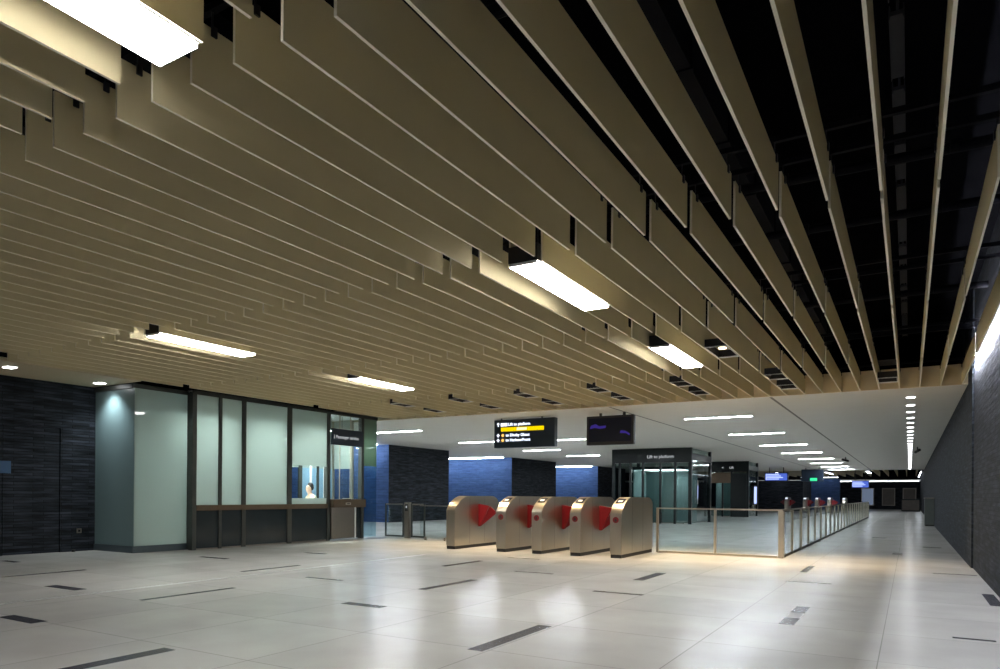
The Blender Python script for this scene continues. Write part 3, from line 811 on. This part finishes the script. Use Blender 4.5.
# ---------------------------------------------------------------- lifts
def lift(x0, x1, y0, y1, label, txt, brown=False):
    r = empty('glass_lift', ((x0+x1)/2, (y0+y1)/2, 0)); cx, cy = (x0+x1)/2, (y0+y1)/2
    def Q(name, b, mat, **k):
        o = b.build(name, mat, None, **k); o.parent = r; o.location = (-cx, -cy, 0); return o
    H = CZ-.01; p = .14
    for x in (x0, x1-p):
        for yy in (y0, y1-p): Q('corner_post', B(x, x+p, yy, yy+p, 0, H), M['frame_dark'])
    Q('header', B(x0+p, x1-p, y0, y0+.12, 2.78, H), M['frame_dark'])
    Q('header', B(x1-.12, x1, y0+p, y1-p, 2.9, H-.25), M['frame_dark'])
    W = x1-x0
    fr = (.10, .24, .40, .62, .80) if not brown else (.42, .62)
    for t in fr: Q('mullion', B(x0+W*t-.05, x0+W*t+.05, y0+.01, y0+.11, 0, 2.78), M['frame_dark'])
    edges = [0]+list(fr)+[1]
    for a, b in zip(edges, edges[1:]):
        Q('front_glass', B(x0+W*a+.06, x0+W*b-.06, y0+.05, y0+.062, .05, 2.77), M['glass_teal'])
    Q('side_glass', B(x1-.07, x1-.058, y0+p, y1-p, .05, H-.02), M['glass_teal'])
    if brown: Q('surround', B(x0+W*.62, x0+W*.95, y0-.02, y0+.03, 0, 2.7), M['frame_dark']); Q('surround', B(x0+.2, x0+W*.6, y0-.02, y0+.03, 2.1, 2.75), M['lift_brown'])
    # the car inside
    a, b = x0+W*.22, x1-W*.12
    Q('car_wall', B(a, b, y1-.9, y1-.86, .05, 2.5), M['teal_panel'])
    Q('car_side', B(a, a+.04, y0+.6, y1-.9, .05, 2.5), M['teal_panel'])
    Q('car_roof', B(a, b, y0+.5, y1-.86, 2.5, 2.62), M['frame_dark'])
    Q('car_floor', B(a, b, y0+.5, y1-.86, 0, .05), M['steel_dark'])
    lp = Q('car_lamp', B(a+.3, b-.3, y0+.9, y1-1.3, 2.485, 2.498), M['lamp_lift'])
    for t in (.30, .36, .52, .58): Q('guide_rail', B(x0+W*t, x0+W*t+.05, y1-.6, y1-.5, 0, H), M['steel'])
    Q('car_door', B(x0+W*.42, x0+W*.60, y0+.3, y0+.33, .05, 2.3), M['teal_panel'])
    Q('car_door', B(x0+W*.63, x0+W*.78, y0+.3, y0+.33, .05, 2.3), M['teal_panel'])
    t = text(txt, .20, M['txt_dim'], r, (x0+W*.62-cx, y0-.004-cy, 3.05), rx, align='CENTER')
    if brown: text('<', .20, M['txt_dim'], r, (x0+W*.40-cx, y0-.004-cy, 3.05), rx, 'arrow')
    if not brown:
        c = Q('call_panel', B(x1-.012, x1+.006, y0+1.0, y0+1.12, .9, 2.0), M['steel_dark'])
        Q('call_light', B(x1+.006, x1+.009, y0+1.02, y0+1.10, 1.15, 1.75), M['bluelit'])
    return tag(r, label, 'lift', 'glass lifts')
lift(-12.15, -8.38, 31.0, 34.6, 'large glass lift in a black frame behind the last ticket gate', 'Lift to platform')
lift(-11.2, -8.5, 44.4, 47.5, 'farther glass lift in a dark frame, half hidden behind the larger lift', 'Lift', True)

# ---------------------------------------------------------------- distant things
def dist_sign(x, y, w, h, z, lit, label, name='distant_sign', mat='bluelit'):
    r = empty(name, (x, y, z))
    B(-w/2, w/2, -.08, .08, -h/2, h/2).build('casing', M['navy'], r)
    for t in (-w*.3, w*.3): MB().tube((t, 0, h/2), (t, 0, CZ-z), .03, 8).build('hanging_rod', M['rubber'], r)
    if lit == 1:
        B(-w*.46, w*.46, -.085, -.08, -h*.42, h*.42).build('panel', M['blueback'], r)
        b = MB()
        for i in range(4): b.box(-w*.40, w*(.12+.08*((i*7) % 3)), -.09, -.0851, h*(.28-.18*i)-.04*h, h*(.28-.18*i)+.06*h)
        b.box(-w*.44, -w*.41, -.09, -.0851, -h*.35, h*.38).build('lit_lines', M['bluelit'], r)
    if lit == 2: B(-w*.1, w*.22, -.085, -.08, -h*.45, -h*.2).build('exit_panel', M['green_exit'], r)
    return tag(r, label, 'sign', 'distant hanging signs')
dist_sign(-8.55, 55.0, 1.65, .62, 2.74, 1, 'distant hanging sign lit blue, over the far end of the fenced floor')
dist_sign(-6.2, 56.0, 1.5, .90, 2.86, 2, 'distant black hanging box with a small green exit panel')
dist_sign(-3.5, 64.5, 1.3, .62, 2.35, 1, 'distant sign lit blue at the end of the corridor, left of the right wall')
lb = empty('light_box', (-8.53, 46.2, 0))
B(0, .10, -.45, .45, .75, 1.95).build('casing', M['frame_dark'], lb)
B(.10, .11, -.40, .40, .82, 1.88).build('panel', M['bluelit'], lb)
tag(lb, 'tall white and blue light box on the side of the farther lift', 'light box')
for i, (x, m, l) in enumerate(((-3.95, 'poster', 'lit bluish poster in a frame on the far wall, leftmost of three'), (-1.95, 'posterdim', 'dull framed poster on the far wall, middle of three'), (.0, 'posterdim', 'dull framed poster on the far wall, nearest the right wall'))):
    r = empty('wall_poster', (x, 86, 1.35))
    B(-.62, .62, -.05, 0, -.95, .95).build('frame', M['steel_dark'], r)
    B(-.54, .54, -.06, -.05, -.87, .87).build('sheet', M[m], r)
    tag(r, l, 'poster', 'posters on the far wall')
# baffles of the hall beyond
bp = MB().box(-.02, .02, 0, 19, 0, .5).build('distant_baffle', M['baffle'])
for i in range(30):
    o = bp if i == 0 else bp.copy()
    if i: COL.objects.link(o)
    o.location = (.55-.8*i, 62.8, CZ)
    tag(o, f'distant beige baffle in the hall beyond, {ordinal(i+1)} from the right wall', 'baffle', 'distant baffles')
for i, (x, yy) in enumerate(((-3.05, 64.5), (-6.25, 66), (-10.25, 66))):
    r = empty('linear_ceiling_light', (x, yy, CZ))
    B(-.13, .13, 0, 6, -.02, .1).build('housing', M['black'], r)
    B(-.12, .12, .02, 5.98, -.028, -.021).build('diffuser', M['lamp_far'], r)
    tag(r, f'distant linear light among the baffles of the hall beyond, {ordinal(i+1)} from the right', 'ceiling light', 'distant linear lights')
r = empty('slot_light', (.78, 64, CZ-.1))
B(-.05, .05, 0, 18, 0, .06).build('housing', M['white'], r)
B(-.04, .04, .02, 17.9, -.006, -.001).build('tube', M['lamp_far'], r)
tag(r, 'distant slot light along the top of the right wall in the hall beyond', 'slot light')
cove(-20, .8, 81.6, 'distant cove light along the far soffit', 3.0, M['lamp_far'])

# cabinet by the right wall
cb = empty('equipment_cabinet', (.77, 36.8, 0))
B(-.18, .18, -.45, .45, .06, 1.22).build('body', M['cabinet'], cb, bevel=.01)
B(-.20, .18, -.47, .47, 1.22, 1.27).build('lid', M['steel_dark'], cb)
B(-.16, .18, -.43, .43, 0, .06).build('plinth', M['rubber'], cb)
B(-.15, .14, -.462, -.45, .12, 1.16).build('door', M['cabinet'], cb)
tag(cb, 'waist-high grey green cabinet standing against the right wall', 'cabinet')
c2 = empty('barrier_unit', (.1, 75, 0))
B(-.75, .75, -.3, .3, 0, 1.15).build('body', M['frame_dark'], c2, bevel=.02)
B(-.68, .68, -.31, -.30, .1, 1.05).build('pane', M['posterdim'], c2)
tag(c2, 'distant dark barrier unit at the end of the corridor', 'barrier')
# cameras on the ceiling
def cctv(x, y, label, a):
    r = empty('security_camera', (x, y, CZ))
    MB().tube((0, 0, -.14), (0, 0, 0), .025, 10).build('stem', M['rubber'], r)
    o = MB().tube((0, -.18, 0), (0, .18, 0), .055, 14).tube((0, -.20, 0), (0, -.18, 0), .062, 14).build('camera_body', M['rubber'], r)
    o.location = (0, 0, -.18); o.rotation_euler = (-.2, 0, a)
    return tag(r, label, 'camera', 'security cameras on the flat ceiling')
cctv(.28, 34.8, 'black security camera on the ceiling right of the round downlights', .4)
cctv(-3.0, 41.9, 'black security camera on the ceiling beside the strip light row', -.8)

# ---------------------------------------------------------------- world and camera
w = bpy.data.worlds.new('World'); sc.world = w; w.use_nodes = True
w.node_tree.nodes['Background'].inputs[0].default_value = (.6, .7, 1, 1)
w.node_tree.nodes['Background'].inputs[1].default_value = .004

F_PX, YAW, ROLL, V0 = 693.774, .53320, .007324, 494.956
cd = bpy.data.cameras.new('camera'); cam = bpy.data.objects.new('camera', cd); COL.objects.link(cam)
cd.sensor_fit = 'HORIZONTAL'; cd.sensor_width = 36; cd.lens = 36*F_PX/1000
cd.shift_x = 0; cd.shift_y = (V0-334.5)/1000
cd.clip_start = .05; cd.clip_end = 300
cam.matrix_world = Matrix.Translation((0, 0, 1.25)) @ Matrix.Rotation(YAW, 4, 'Z') @ Matrix.Rotation(PI/2, 4, 'X') @ Matrix.Rotation(ROLL, 4, 'Z')
sc.camera = cam
vs = sc.view_settings
sc.display_settings.display_device = 'sRGB'
vs.view_transform = 'Standard'; vs.look = 'None'; vs.gamma = 1; vs.exposure = 1.3; vs.use_curve_mapping = False
sc.cycles.max_bounces = 10; sc.cycles.transparent_max_bounces = 24
sc.cycles.sample_clamp_indirect = 6
sc.cycles.caustics_reflective = False; sc.cycles.caustics_refractive = False
